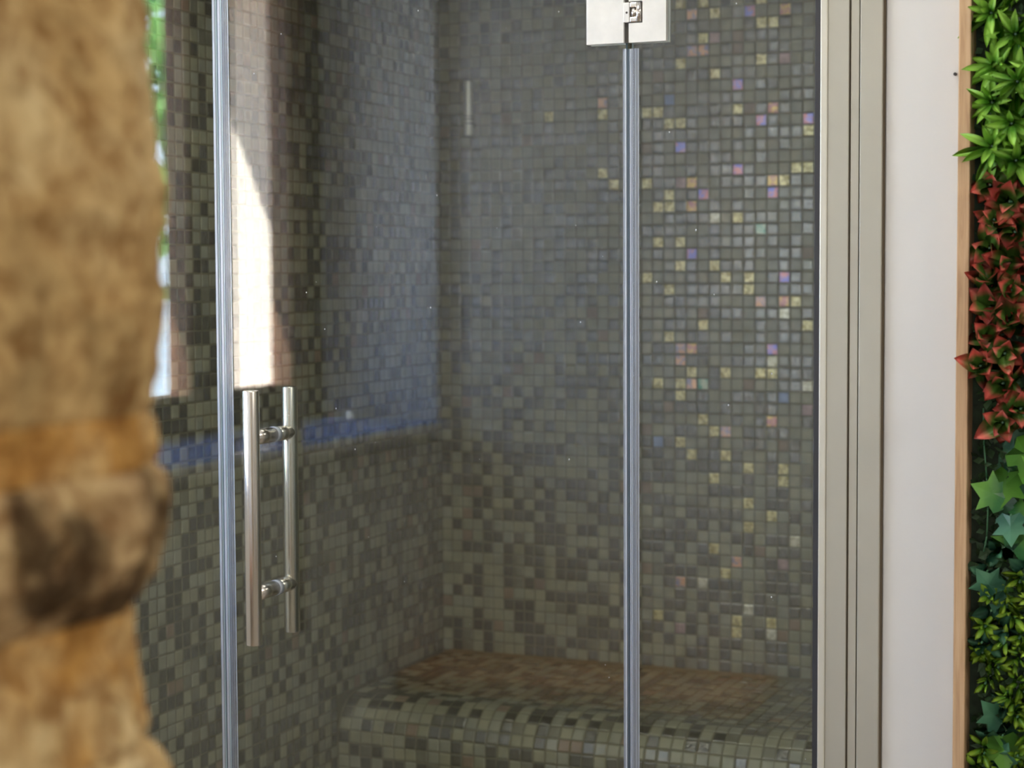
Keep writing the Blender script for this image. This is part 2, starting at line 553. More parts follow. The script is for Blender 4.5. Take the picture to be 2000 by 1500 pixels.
bm = bmesh.new()
box(bm, XL - 0.14, XL + 0.0016, 0.0, YB - 0.0017, 0, 2.6)
wall_left = finish("wall_left", bm, M["grout"])
tag(wall_left, "left wall of the steam room in olive grey glass mosaic", kind="structure")
tiles = []
for c in range(int(YB / PITCH)):
    for r in range(nrow):
        z = ZOFF + (r + 0.5) * PITCH
        y = YB - 0.004 - (c + 0.5) * PITCH
        if y < 0.02 or (z < BENCH_Z + 0.008 and y > BENCH_Y + 0.012):
            continue
        tiles.append((basis((XL + 0.0015, y, z), (0, 1, 0), (0, 0, 1)), pick(0.50)))
lay_tiles(wall_left, tiles, lambda x, y: x < 350 or x > 866 or (415 < x < 462) or (y > 1180 and x < 310))


def mosaic_far():
    m, nt, b = mat("mosaic_out_of_view")
    g = nt.nodes.new("ShaderNodeNewGeometry")
    mp = nt.nodes.new("ShaderNodeMapping")
    mp.inputs["Rotation"].default_value = (R(90), 0, R(90))
    br = nt.nodes.new("ShaderNodeTexBrick")
    br.offset = 0
    br.inputs["Color1"].default_value = (0.36, 0.355, 0.275, 1)
    br.inputs["Color2"].default_value = (0.115, 0.11, 0.085, 1)
    br.inputs["Mortar"].default_value = (0.235, 0.225, 0.165, 1)
    br.inputs["Scale"].default_value = 1.0
    br.inputs["Brick Width"].default_value = PITCH
    br.inputs["Row Height"].default_value = PITCH
    br.inputs["Mortar Size"].default_value = 0.001
    sp = nt.nodes.new("ShaderNodeSeparateXYZ")
    cb = nt.nodes.new("ShaderNodeCombineXYZ")
    ad = nt.nodes.new("ShaderNodeMath"); ad.operation = 'ADD'
    nt.links.new(g.outputs["Position"], sp.inputs[0])
    nt.links.new(sp.outputs["X"], ad.inputs[0])
    nt.links.new(sp.outputs["Y"], ad.inputs[1])
    nt.links.new(ad.outputs[0], cb.inputs[0])
    nt.links.new(sp.outputs["Z"], cb.inputs[1])
    nt.links.new(cb.outputs[0], br.inputs["Vector"])
    nt.links.new(br.outputs["Color"], b.inputs["Base Color"])
    setp(b, rough=0.3)
    return m


M["mosaic_far"] = mosaic_far()
bm = bmesh.new()
box(bm, XR, XR + 0.10, 0.04, YB + 0.0015, 0, 2.6)
tag(finish("wall_partition", bm, M["mosaic_far"]), "tiled side wall of the steam room behind the metal jamb", kind="structure")

# bench: profile path from the back wall over the rounded nose to the floor
path_len = []
BYB = YB - 0.002
top_len = BYB - (BENCH_Y + BENCH_R)
arc_len = BENCH_R * math.pi / 2
front_len = BENCH_Z - BENCH_R


def bench_at(s, off=0.0):
    """point and unit tangent on the bench profile at arc length s (Y, Z plane), pushed out by off"""
    if s < top_len:
        return (BYB - s, BENCH_Z + off), (-1, 0)
    if s < top_len + arc_len:
        a = (s - top_len) / BENCH_R
        rr = BENCH_R + off
        return (BENCH_Y + BENCH_R - rr * math.sin(a), BENCH_Z - BENCH_R + rr * math.cos(a)), (-math.cos(a), -math.sin(a))
    d = s - top_len - arc_len
    return (BENCH_Y - off, BENCH_Z - BENCH_R - d), (0, -1)


bench = empty("tiled_bench", ((XL + XR) / 2, (BENCH_Y + YB) / 2, 0))
tag(bench, "built-in steam room bench with rounded nose, clad in grey mosaic", "bench")
binv = Matrix.Translation(-bench.location)
bm = bmesh.new()
prof = [bench_at(s, 0.0012)[0] for s in [0] + [top_len + arc_len * i / 12 for i in range(13)] + [top_len + arc_len + front_len]]
prof.append((BYB, 0.0))
secs = []
for x in (XL + 0.001, XR - 0.001):
    secs.append([bm.verts.new(Vector((x, y, z)) - bench.location) for y, z in prof])
n_ = len(prof)
for i in range(n_):
    j = (i + 1) % n_
    bm.faces.new((secs[0][i], secs[0][j], secs[1][j], secs[1][i]))
bm.faces.new(secs[0][::-1])
bm.faces.new(secs[1])
bmesh.ops.recalc_face_normals(bm, faces=bm.faces[:])
finish("bench_body", bm, M["grout"], bench)
tiles = []
total = top_len + arc_len + front_len
for k in range(int(total / PITCH)):
    s = (k + 0.5) * PITCH + 0.002
    (y, z), (ty, tz) = bench_at(s, 0.0012)
    for c in range(ncol):
        x = XL + 0.004 + (c + 0.5) * PITCH
        if x > XR - 0.015: continue
        m = basis((x, y, z), (1, 0, 0), (0, -ty, -tz))
        tiles.append((binv @ m, pick(0.50)))


def lay_bench():
    # rank by world position, keep matrices local to the bench
    global project
    base = project
    proj_world = lambda p: base(Vector(p) + bench.location)
    project = proj_world
    lay_tiles(bench, tiles, lambda x, y: x > 1585 or x < 655 or 1222 < x < 1252)
    project = base


lay_bench()

# floor and ceilings
bm = bmesh.new()
box(bm, -2.0, 2.6, -5.6, 1.65, -0.12, 0.0)
tag(finish("floor", bm, M["floor"]), "brown stone floor of the house", kind="structure")
bm = bmesh.new()
box(bm, -2.56, 2.7, -5.7, 1.7, 2.6, 2.75)
tag(finish("ceiling", bm, M["ceiling"]), "white ceiling over the rooms", kind="structure")
bm = bmesh.new()
box(bm, XL + 0.002, XR, 0.0, YB - 0.006, 2.37, 2.44)
tag(finish("ceiling_steam", bm, M["mosaic_far"]), "tiled ceiling of the steam room", kind="structure")

# ------------------------------------------------------------------ room around the viewer
# window wall: thick masonry with an opening; inner and outer leaf
WY0, WY1 = -1.519, -0.06      # inner opening, Y
WZ0, WZ1 = 0.965, 2.26
OY0, OY1 = -1.46, 0.95       # outer opening, widened out of view to let in more sky
OZ0, OZ1 = 1.02, 2.015
bm = bmesh.new()


def leaf_with_hole(x0, x1, y0, y1, z0, z1, hy0, hy1, hz0, hz1, mi):
    box(bm, x0, x1, y0, hy0, z0, z1, mi)
    box(bm, x0, x1, hy1, y1, z0, z1, mi)
    box(bm, x0, x1, hy0, hy1, z0, hz0, mi)
    box(bm, x0, x1, hy0, hy1, hz1, z1, mi)


leaf_with_hole(-2.27, -1.908, -5.6, 0.0, 0, 2.6, WY0, WY1, WZ0, WZ1, 0)
leaf_with_hole(-2.55, -2.27, -5.6, 1.65, 0, 2.75, OY0, OY1, OZ0, OZ1, 1)
tag(finish("wall_outer", bm, [M["plaster"], M["limewash"]]), "thick outer wall with a deep window reveal", kind="structure")

# window: dark frame, two brown casements, a third added unseen for skylight, panes, sill
window = empty("window_1", (-2.235, (WY0 + WY1) / 2, WZ0))
tag(window, "wooden casement window mirrored in the glass door", kind="structure")


def wbox(name, m, x0, x1, y0, y1, z0, z1, bev=0.0, parent=None):
    b = bmesh.new()
    box(b, x0, x1, y0, y1, z0, z1, 0, bev)
    o = finish(name, b, m)
    o.parent = parent or window
    o.matrix_parent_inverse = Matrix.Translation(-window.location)
    return o


FX0, FX1 = -2.268, -2.215
wbox("frame_stile", M["dark_wood"], FX0, FX1, WY0 + 0.001, -1.419, WZ0 + 0.026, WZ1 - 0.001)
wbox("frame_stile", M["dark_wood"], FX0, FX1, -0.16, WY1 - 0.001, WZ0 + 0.026, WZ1 - 0.001)
wbox("frame_rail", M["dark_wood"], FX0, FX1, -1.419, -0.16, WZ0 + 0.026, 1.085 - 0.012)
wbox("frame_rail", M["dark_wood"], FX0, FX1, -1.419, -0.16, 2.185, WZ1 - 0.001)
wbox("mullion", M["dark_wood"], FX0, FX1 + 0.004, -1.05, -0.935, 1.073, 2.185)
wbox("mullion", M["dark_wood"], FX0, FX1 + 0.004, -0.60, -0.53, 1.073, 2.185)
for (ya, yb) in ((-1.419, -1.05), (-0.935, -0.60), (-0.53, -0.16)):
    sa, sb = (0.074, 0.024) if ya < -1.2 else (0.024, 0.04)
    wbox("casement_stile", M["brown_wood"], FX0 + 0.006, FX1 + 0.010, ya, ya + sa, 1.073, 2.185, 0.004)
    wbox("casement_stile", M["brown_wood"], FX0 + 0.006, FX1 + 0.010, yb - sb, yb, 1.073, 2.185, 0.004)
    wbox("casement_rail", M["brown_wood"], FX0 + 0.006, FX1 + 0.010, ya + sa, yb - sb, 1.073, 1.086, 0.002)
    wbox("casement_rail", M["brown_wood"], FX0 + 0.006, FX1 + 0.010, ya + sa, yb - sb, 2.14, 2.185, 0.003)
    wbox("pane", M["glass"], -2.244, -2.240, ya + sa, yb - sb, 1.086, 2.14)
sill_bm = bmesh.new()
box(sill_bm, -2.268, -1.868, WY0 + 0.001, WY1 - 0.002, WZ0 + 0.001, 0.9925, 0, 0.004, 2)
o = finish("sill", sill_bm, M["marble"])
o.parent = window
o.matrix_parent_inverse = Matrix.Translation(-window.location)

for k_ in range(9):
    ya = WY0 + 0.004 + k_ * 0.1565
    wbox("sill_tile", M["blue_tile"], -2.213, -1.882, ya, min(ya + 0.1525, WY1 - 0.006), 0.9926, 0.9965, 0.001)

# stone wall beside the viewer: body plus the stones of the opening's jamb
bm = bmesh.new()
box(bm, -1.906, -0.640, -2.10, -1.567, 0, 2.6, 0)
box(bm, 0.95, 2.6, -2.10, -1.567, 0, 2.6, 0)
box(bm, -0.64, 0.95, -2.10, -1.567, 2.15, 2.6, 0)
wall_stone = finish("wall_front", bm, M["grey_plaster"])
tag(wall_stone, "rough ochre stone jamb close to the viewer", kind="structure")
SIL = [(2.3, -0.600), (1.70, -0.598), (1.496, -0.5969), (1.478, -0.5948), (1.438, -0.5922), (1.409, -0.5893), (1.392, -0.5852), (1.375, -0.5855), (1.352, -0.5884), (1.335, -0.588), (1.317, -0.5866), (1.294, -0.5887), (1.276, -0.5942), (1.256, -0.5936), (1.236, -0.5916), (1.221, -0.586), (1.204, -0.5846), (1.186, -0.5873), (1.174, -0.5927), (1.159, -0.6017), (1.148, -0.6096), (1.137, -0.6109), (1.116, -0.6078), (1.093, -0.6047), (1.075, -0.5998), (1.058, -0.5897), (1.03, -0.584), (0.9, -0.592), (0.0, -0.60)]


def sil(z):
    for (za, xa), (zb, xb) in zip(SIL, SIL[1:]):
        if zb <= z <= za:
            t = (z - zb) / (za - zb)
            t = t * t * (3 - 2 * t)
            return xb + (xa - xb) * t
    return -0.6


def jamb_stone(z0, z1, material, nz, label=None):
    """a rough block: its end faces the opening, wrapping round both corners"""
    b = bmesh.new()
    # contour in plan, from the inner face round the end to the outer face
    y_in, y_out = -1.567, -2.11
    plan = []
    for i in range(10):
        plan.append(('in', i / 9))
    for i in range(46):
        plan.append(('end', i / 45))
    for i in range(8):
        plan.append(('out', i / 7))
    rows = []
    for k in range(nz + 1):
        z = z0 + (z1 - z0) * k / nz
        edge = min(k, nz - k) / nz * (z1 - z0)
        sink = 0.0045 * math.exp(-edge / 0.005)
        xs = sil(z)
        row = []
        for part, t in plan:
            if part == 'in':
                p = Vector((-0.78 + (xs - 0.016 + 0.78) * t, y_in + 0.012 * math.sin(t * 1.4), z))
            elif part == 'end':
                y = y_in - 0.004 + (y_out - y_in + 0.008) * t
                r_ = min(t, 1 - t) * 0.543
                p = Vector((xs - 0.020 * math.exp(-r_ / 0.010), y, z))
            else:
                p = Vector((xs - 0.022 - (0.16) * t, y_out - 0.010 * (1 - t), z))
            q = p * 1.0
            n1 = noise.noise(q * 22) * 0.0050 + noise.noise(q * 60 + Vector((3, 1, 7))) * 0.0042 + noise.noise(q * 150) * 0.0022
            d = n1 - sink
            if part == 'end':
                fade = min(1, t / 0.035)
                p.x += d * (0.35 + 0.65 * fade)
            elif part == 'in':
                p.y += d
                p.x -= sink * t
            else:
                p.y -= d
            row.append(b.verts.new(p))
        rows.append(row)
    for k in range(nz):
        for i in range(len(plan) - 1):
            b.faces.new((rows[k][i], rows[k][i + 1], rows[k + 1][i + 1], rows[k + 1][i]))
    # close the back
    b.faces.new(list(rows[0]))
    b.faces.new(list(rows[-1])[::-1])
    b.faces.new([rows[k][0] for k in range(nz + 1)])
    b.faces.new([rows[k][-1] for k in range(nz + 1)][::-1])
    bmesh.ops.recalc_face_normals(b, faces=b.faces[:])
    o = finish("stone_block", b, material, wall_stone, smooth=True)
    if label: o["label"] = label
    return o


jamb_stone(1.62, 2.14, M["stone_upper"], 60)
jamb_stone(1.262, 1.62, M["stone_upper"], 130, "large ochre stone block with pitted face")
jamb_stone(1.232, 1.264, M["stone_orange"], 18, "orange mortar course between stone blocks")
jamb_stone(1.150, 1.234, M["stone_stain"], 40, "bulging stone with dark grey stains")
jamb_stone(1.072, 1.152, M["stone_orange"], 36, "recessed orange stone course")
jamb_stone(0.62, 1.074, M["stone_upper"], 90, "lower ochre stone block")
jamb_stone(0.0, 0.622, M["stone_orange"], 60)

# ledge added as stand-in for the unknown source of orange reflected above the bench
bm = bmesh.new()
box(bm, -1.90, -1.08, -1.566, -1.27, 0.395, 0.435, 0, 0.006)
tag(finish("trim_1", bm, M["orange_ledge"]), "added orange stand-in ledge mirrored low in the glass", kind="structure")

# remaining walls of the viewer's room
bm = bmesh.new()
box(bm, 2.5, 2.65, -5.6, 0.15, 0, 2.6)
tag(finish("wall_far_side", bm, M["room_paint"]), "cream side wall of the room", kind="structure")
bm = bmesh.new()
box(bm, -1.908, 2.6, -5.6, -5.5, 0, 2.6)
tag(finish("wall_rear", bm, M["room_paint"]), "cream rear wall of the room", kind="structure")

# white wall right of the steam room
bm = bmesh.new()
box(bm, -0.5155, 2.52, 0.0, 0.13, 0, 2.6, 0, 0.002)
wall_right = finish("wall_right", bm, M["paint"])
tag(wall_right, "off-white painted wall between metal jamb and green wall", kind="structure")
bm = bmesh.new()
tube(bm, (-0.4245, 0.0, 1.5985), (-0.4245, -0.004, 1.5985), 0.0022, 10)
finish("nail", bm, M["gasket"], wall_right)["label"] = "small black nail in the wall"
# header above the glass
bm = bmesh.new()
box(bm, XL - 0.05, -0.5155, 0.0, 0.10, 2.12, 2.6)
tag(finish("wall_header", bm, M["paint"]), "white wall above the glass front", kind="structure")

# ------------------------------------------------------------------ glass front
GT = 0.008


def glass_pane(name, x0, x1, z0, z1, parent):
    b = bmesh.new()
    fs = box(b, x0, x1, 0.0, GT, z0, z1)
    for f in fs:
        f.normal_update()
        f.material_index = 0 if abs(f.normal.y) > 0.9 else 1
    return finish(name, b, [M["glass"], M["glass_edge"]], parent)


def strip(name, m, x0, x1, y0, y1, z0, z1, parent, bev=0.0):
    b = bmesh.new()
    box(b, x0, x1, y0, y1, z0, z1, 0, bev)
    return finish(name, b, m, parent)


GZ0, GZ1 = 0.015, 2.11
DX0, DX1 = -1.538, -0.8795     # door
RX0, RX1 = -0.8705, -0.603     # fixed pane right of the hinges
LX0, LX1 = XL + 0.004, -1.553  # fixed pane left of the door

left_panel = empty("fixed_glass_panel")
tag(left_panel, "fixed clear glass panel between stone jamb and glass door", "glass panel")
glass_pane("glass_pane", LX0, LX1, GZ0, GZ1, left_panel)
strip("edge_seal", M["seal_bright"], LX1 - 0.0008, LX1 + 0.0030, -0.0015, GT + 0.0015, GZ0, GZ1, left_panel, 0.0006)
strip("edge_seal", M["seal_dark"], LX1 - 0.0016, LX1 - 0.0009, -0.0010, GT, GZ0, GZ1, left_panel)
strip("edge_seal", M["glass_edge"], LX1 + 0.0031, LX1 + 0.0052, 0.001, GT, GZ0, GZ1, left_panel)

right_panel = empty("fixed_glass_panel")
tag(right_panel, "narrow fixed glass panel between door hinge and metal jamb", "glass panel")
glass_pane("glass_pane", RX0, RX1 - 0.0068, GZ0, GZ1, right_panel)
strip("edge_seal", M["seal_bright"], RX0 - 0.0030, RX0 - 0.0012, -0.0012, GT, GZ0, 1.655, right_panel, 0.0004)
strip("edge_seal", M["seal"], RX0 - 0.0010, RX0 + 0.0100, -0.0012, -0.0004, GZ0, 1.655, right_panel)
for k_, (xa, xb) in enumerate(((0.0006, 0.0014), (0.0030, 0.0042), (0.0060, 0.0066))):
    strip("seal_rib", M["seal"] if k_ % 2 else M["seal_bright"], RX0 + xa, RX0 + xb, -0.0026, -0.0012, GZ0, 1.655, right_panel, 0.0003)
strip("seal_rib", M["seal_bright"], RX0 + 0.0100, RX0 + 0.0106, -0.0016, -0.0004, GZ0, 1.655, right_panel)

door = empty("glass_door")
tag(door, "clear glass steam room door with steel bar handle", "glass door")
glass_pane("glass_pane", DX0, DX1, GZ0, GZ1 - 0.005, door)
DZ1 = GZ1 - 0.005
strip("edge_seal", M["seal_dark"], DX0 - 0.0086, DX0 - 0.0066, 0.0, GT, GZ0, DZ1, door)
strip("edge_seal", M["seal_bright"], DX0 - 0.0064, DX0 - 0.0022, -0.0016, GT + 0.001, GZ0, DZ1, door, 0.0006)
strip("edge_seal", M["glass_edge"], DX0 - 0.0021, DX0 - 0.0003, -0.0004, GT, GZ0, DZ1, door)
strip("edge_seal", M["seal"], DX0 + 0.0002, DX0 + 0.0125, -0.0011, -0.0003, GZ0, DZ1, door)
for k_, (xa, xb) in enumerate(((0.0012, 0.0018), (0.0040, 0.0052), (0.0082, 0.0088))):
    strip("seal_rib", M["seal"], DX0 + xa, DX0 + xb, -0.0024, -0.0011, GZ0, DZ1, door, 0.0003)
strip("seal_rib", M["seal_bright"], DX0 + 0.0118, DX0 + 0.0128, -0.0018, -0.0011, GZ0, DZ1, door)
strip("edge_seal", M["seal_bright"], DX1 - 0.0012, DX1 + 0.0012, -0.0014, GT, GZ0, 1.655, door, 0.0005)
strip("edge_seal", M["seal"], DX1 - 0.0040, DX1 - 0.0014, -0.0010, -0.0003, GZ0, 1.655, door)
strip("edge_seal", M["seal_dark"], DX1 + 0.0014, DX1 + 0.0046, 0.0008, GT, GZ0, 1.655, door)

def droplets(parent, n, x0, x1, z0, z1):
    b = bmesh.new()
    for _ in range(n):
        x, z, r = random.uniform(x0, x1), random.uniform(z0, z1), random.uniform(0.0005, 0.0013)
        bmesh.ops.create_icosphere(b, subdivisions=1, radius=r, matrix=Matrix.Translation((x, -r * 0.4, z)) @ Matrix.Diagonal((1, 0.6, 1.3, 1)))
    o = finish("water_droplets", b, M["drop"], parent, smooth=True)
    o["kind"] = "stuff"


M["drop"] = clear_plastic("water_bead", (0.9, 0.93, 0.95), 0.35, 0.03)
droplets(door, 34, DX0 + 0.03, DX1 - 0.02, 0.75, 1.75)
droplets(right_panel, 16, RX0 + 0.02, RX1 - 0.01, 0.62, 1.75)

# handle
HX, HF, HB = -1.4565, -0.062, 0.0525 + 0.0
handle = empty("pull_handle", (HX, 0, 0.975))
handle.parent = door
handle["label"] = "brushed steel bar handle through the glass"
hl = Vector(handle.location)


def hpart(name, fn, m):
    b = bmesh.new()
    fn(b)
    for v in b.verts:
        v.co -= hl
    o = finish(name, b, m, handle)
    for p in o.data.polygons:
        p.use_smooth = len(p.vertices) == 4
    return o


def bar(yy):
    def fn(b):
        r = 0.0125
        L = 1.1688 - 0.7819
        lathe(b, (HX, yy, 0.7819), (0, 0, 1), [(0, r - 0.0012), (0.0004, r - 0.0004), (0.0012, r), (L - 0.0012, r), (L - 0.0004, r - 0.0004), (L, r - 0.0012)], 40)
    return fn


hpart("front_bar", bar(HF), M["steel"])
hpart("rear_bar", bar(HB), M["steel"])
for zz in (1.0975, 0.8595):
    hpart("standoff", lambda b: tube(b, (HX, HF + 0.004, zz), (HX, -0.0016, zz), 0.0117, 32), M["steel"])
    hpart("standoff", lambda b: tube(b, (HX, GT + 0.0016, zz), (HX, HB - 0.004, zz), 0.0117, 32), M["steel"])
    hpart("washer", lambda b: tube(b, (HX, -0.0016, zz), (HX, GT + 0.0016, zz), 0.0122, 32), M["seal_bright"])

# hinge: two leaves, interlocking knuckle, rear plates
hz0, hz1 = 1.6625, 1.7525
hinge = empty("hinge", (-0.875, 0, hz0))
hinge.parent = door
hinge["label"] = "square satin nickel hinge"
hh = Vector(hinge.location)


def hp(name, m, x0, x1, y0, y1, z0, z1, bev=0.0008):
    b = bmesh.new()
    box(b, x0 - hh.x, x1 - hh.x, y0 - hh.y, y1 - hh.y, z0 - hh.z, z1 - hh.z, 0, bev)
    return finish(name, b, m, hinge)


Yh = -0.0075
xl0, xl1 = -0.9355, -0.8812 + 0.0015
xr0, xr1 = -0.8725, -0.8180
kz0, kz1 = 1.6905, 1.7180
kx1 = -0.8535
# door leaf plate
hp("leaf_plate", M["hinge"], xl0, xl1, Yh, -0.0004, hz0, hz1)
hp("leaf_plate", M["hinge"], xl0, xl1, GT + 0.0004, GT + 0.0075, hz0, hz1)
# fixed leaf plate with a notch for the knuckle
b = bmesh.new()
pts = [(xr0, hz0), (xr1, hz0), (xr1, hz1), (xr0, hz1), (xr0, kz1 + 0.0012), (kx1 + 0.0012, kz1 + 0.0012), (kx1 + 0.0012, kz0 - 0.0012), (xr0, kz0 - 0.0012)]
fr = [b.verts.new((x - hh.x, Yh, z - hh.z)) for x, z in pts]
bk = [b.verts.new((x - hh.x, -0.0004, z - hh.z)) for x, z in pts]
b.faces.new(fr)
b.faces.new(bk[::-1])
for i in range(len(pts)):
    j = (i + 1) % len(pts)
    b.faces.new((fr[i], fr[j], bk[j], bk[i]))
bmesh.ops.recalc_face_normals(b, faces=b.faces[:])
finish("leaf_plate", b, M["hinge"], hinge)
hp("leaf_plate", M["hinge"], xr0, xr1, GT + 0.0004, GT + 0.0075, hz0, hz1)
hp("recess", M["dark_metal"], xl1, kx1 + 0.002, -0.0022, -0.0006, hz0 + 0.0005, hz1 - 0.0005, 0)
hp("tongue", M["hinge"], xl1 - 0.0005, -0.8715, Yh - 0.0006, -0.002, kz0, kz1)
hp("tongue", M["chrome"], -0.8715, -0.8545, Yh, -0.002, kz0, kz0 + 0.0075, 0.0015)
hp("tongue", M["chrome"], -0.8715, -0.8545, Yh, -0.002, kz1 - 0.0075, kz1, 0.0015)
b = bmesh.new()
tube(b, Vector((-0.8585, Yh + 0.0030, kz0 + 0.0004)) - hh, Vector((-0.8585, Yh + 0.0030, kz1 - 0.0004)) - hh, 0.0042, 20)
finish("knuckle", b, M["chrome"], hinge)
b = bmesh.new()
tube(b, Vector((-0.8660, Yh + 0.003, kz0 + 0.0082)) - hh, Vector((-0.8660, Yh + 0.003, kz1 - 0.0082)) - hh, 0.0036, 20)
finish("pin", b, M["chrome"], hinge)
b = bmesh.new()
tube(b, Vector((-0.8752, Yh - 0.0010, 1.7040)) - hh, Vector((-0.8752, Yh + 0.001, 1.7040)) - hh, 0.0016, 14)
finish("set_screw", b, M["dark_metal"], hinge)
# lower hinge of the same kind
low = empty("hinge", (-0.875, 0, 0.30))
low.parent = door
for ch in list(hinge.children):
    c2 = ch.copy()
    COL.objects.link(c2)
    c2.parent = low
low["label"] = "square satin nickel hinge near the floor"

# ------------------------------------------------------------------ metal jamb at the right
jamb = empty("metal_door_jamb", (-0.56, 0, 0))
tag(jamb, "pale satin aluminium door jamb with two dark grooves", "door jamb")
jl = Vector(jamb.location)


def jp(name, m, x0, x1, y0, y1, bev=0.0006, z0=0.0, z1=2.12):
    b = bmesh.new()
    box(b, x0 - jl.x, x1 - jl.x, y0, y1, z0, z1, 0, bev)
    return finish(name, b, m, jamb)


jp("gasket", M["gasket"], -0.6095, -0.6005, -0.004, 0.012)
jp("glazing_bead", M["alu_light"], -0.6005, -0.5905, -0.012, 0.03, 0.0015)
jp("face_profile", M["alu"], -0.5903, -0.5622, -0.0105, 0.03)
jp("groove", M["groove"], -0.5622, -0.5598, -0.004, 0.03, 0)
jp("centre_profile", M["alu"], -0.5598, -0.5490, -0.0085, 0.03)
jp("groove", M["groove"], -0.5490, -0.5477, -0.003, 0.03, 0)
jp("wall_profile", M["alu"], -0.5477, -0.5180, -0.0085, 0.03, 0.001)
jp("sealant_bead", M["groove"], -0.5180, -0.5156, -0.003, 0.03, 0)

# ------------------------------------------------------------------ steel tube on the back wall
sx, sy = -1.798, YB - 0.032
st = empty("steel_wall_tube", (sx, YB, 1.665))
tag(st, "slim steel tube with two dark rings mounted on the mosaic", "wall fitting")
sl = Vector(st.location)


def sp_(name, fn, m, smooth=True):
    b = bmesh.new()
    fn(b)
    for v in b.verts: v.co -= sl
    return finish(name, b, m, st)


r_ = 0.0108
sp_("tube_body", lambda b: lathe(b, (sx, sy, 1.6655), (0, 0, 1), [(0, r_ - 0.001), (0.001, r_), (0.0265, r_), (0.0270, r_ - 0.0014), (0.0285, r_ - 0.0014), (0.029, r_), (0.0370, r_), (0.0375, r_ - 0.0014), (0.039, r_ - 0.0014), (0.0395, r_), (0.0435, r_), (0.0440, r_ - 0.0014), (0.0452, r_ - 0.0014), (0.0457, r_), (0.1255, r_), (0.1265, r_ - 0.001)], 32), M["tube"])
for zz in (0.0278, 0.0383, 0.0446):
    sp_("ring_groove", lambda b: tube(b, (sx, sy, 1.6655 + zz - 0.0011), (sx, sy, 1.6655 + zz + 0.0011), r_ - 0.0006, 28), M["dark_metal"])
for zz in (1.690, 1.770):
    sp_("wall_bracket", lambda b: tube(b, (sx, sy + 0.006, zz), (sx, YB - 0.001, zz), 0.005, 16), M["steel"])


# ------------------------------------------------------------------ green wall panel
panel = empty("green_wall_panel", (-0.41, 0, 0.62))
tag(panel, "vertical garden panel of artificial plants in a raw pine frame", "plant wall")
pl = Vector(panel.location)
PX0, PX1, PZ0, PZ1, PY = -0.4122, -0.215, 0.62, 1.92, -0.050


def pp(name, m, x0, x1, y0, y1, z0, z1, bev=0.0012):
    b = bmesh.new()
    box(b, x0 - pl.x, x1 - pl.x, y0 - pl.y, y1 - pl.y, z0 - pl.z, z1 - pl.z, 0, bev)
    return finish(name, b, m, panel)


pp("frame_batten", M["pine"], PX0, PX0 + 0.0155, PY, -0.0005, PZ0, PZ1)
pp("frame_batten", M["pine"], PX1 - 0.0155, PX1, PY, -0.0005, PZ0, PZ1)
pp("frame_batten", M["pine"], PX0 + 0.0156, PX1 - 0.0156, PY, -0.0005, PZ1 - 0.0155, PZ1)
pp("frame_batten", M["pine"], PX0 + 0.0156, PX1 - 0.0156, PY, -0.0005, PZ0, PZ0 + 0.0155)
pp("backing_mat", M["mat_green"], PX0 + 0.0156, PX1 - 0.0156, -0.012, -0.0005, PZ0 + 0.0156, PZ1 - 0.0156, 0)


def blade_mesh(name, length, width, m, shape, fold=0.25, curl=0.5, n=6):
    """leaf along +Y, face +Z; shape(t) gives relative half width"""
    b = bmesh.new()
    rows = []
    for i in range(n + 1):
        t = i / n
        y = length * (t - curl * 0.12 * t * t)
        z = -curl * length * 0.42 * t * t
        h = width * 0.5 * shape(t)
        rows.append([b.verts.new((-h, y, z + h * fold)), b.verts.new((0, y, z)), b.verts.new((h, y, z + h * fold))])
    for i in range(n):
        for k in range(2):
            b.faces.new((rows[i][k], rows[i][k + 1], rows[i + 1][k + 1], rows[i + 1][k]))
    bmesh.ops.solidify(b, geom=b.faces[:], thickness=0.0006)
    me = bpy.data.meshes.new(name)
    b.normal_update()
    b.to_mesh(me)
    b.free()
    me.materials.append(m)
    for p in me.polygons: p.use_smooth = True
    return me


lance = lambda t: (0.30 + 1.0 * math.sin(math.pi * min(1, t * 0.86 + 0.06)) ** 0.9) * (1 if t < 0.8 else max(0.05, (1.0 - t) / 0.2)) * 0.8
ovate = lambda t: max(0.03, math.sin(math.pi * (t ** 0.72)) ** 0.85)
SPIKY = [blade_mesh("spiky_blade", L, W, M["leaf_spiky"], lance, 0.35, c) for L, W, c in ((0.048, 0.0105, 0.5), (0.041, 0.0095, 0.9), (0.034, 0.0088, 0.2))]
REDS = [blade_mesh("red_leaf", L, W, M["leaf_red"], ovate, 0.45, c) for L, W, c in ((0.034, 0.022, 0.2), (0.028, 0.019, -0.15), (0.023, 0.016, 0.5))]
LIMES = [blade_mesh("lime_leaflet", L, W, M["leaf_lime"], lance, 0.3, c, 4) for L, W, c in ((0.017, 0.0055, 0.4), (0.013, 0.005, 0.1))]
BLUES = [blade_mesh("blue_leaf", L, W, M["leaf_blue"], ovate, 0.3, c) for L, W, c in ((0.030, 0.019, 0.3), (0.024, 0.017, 0.0))]


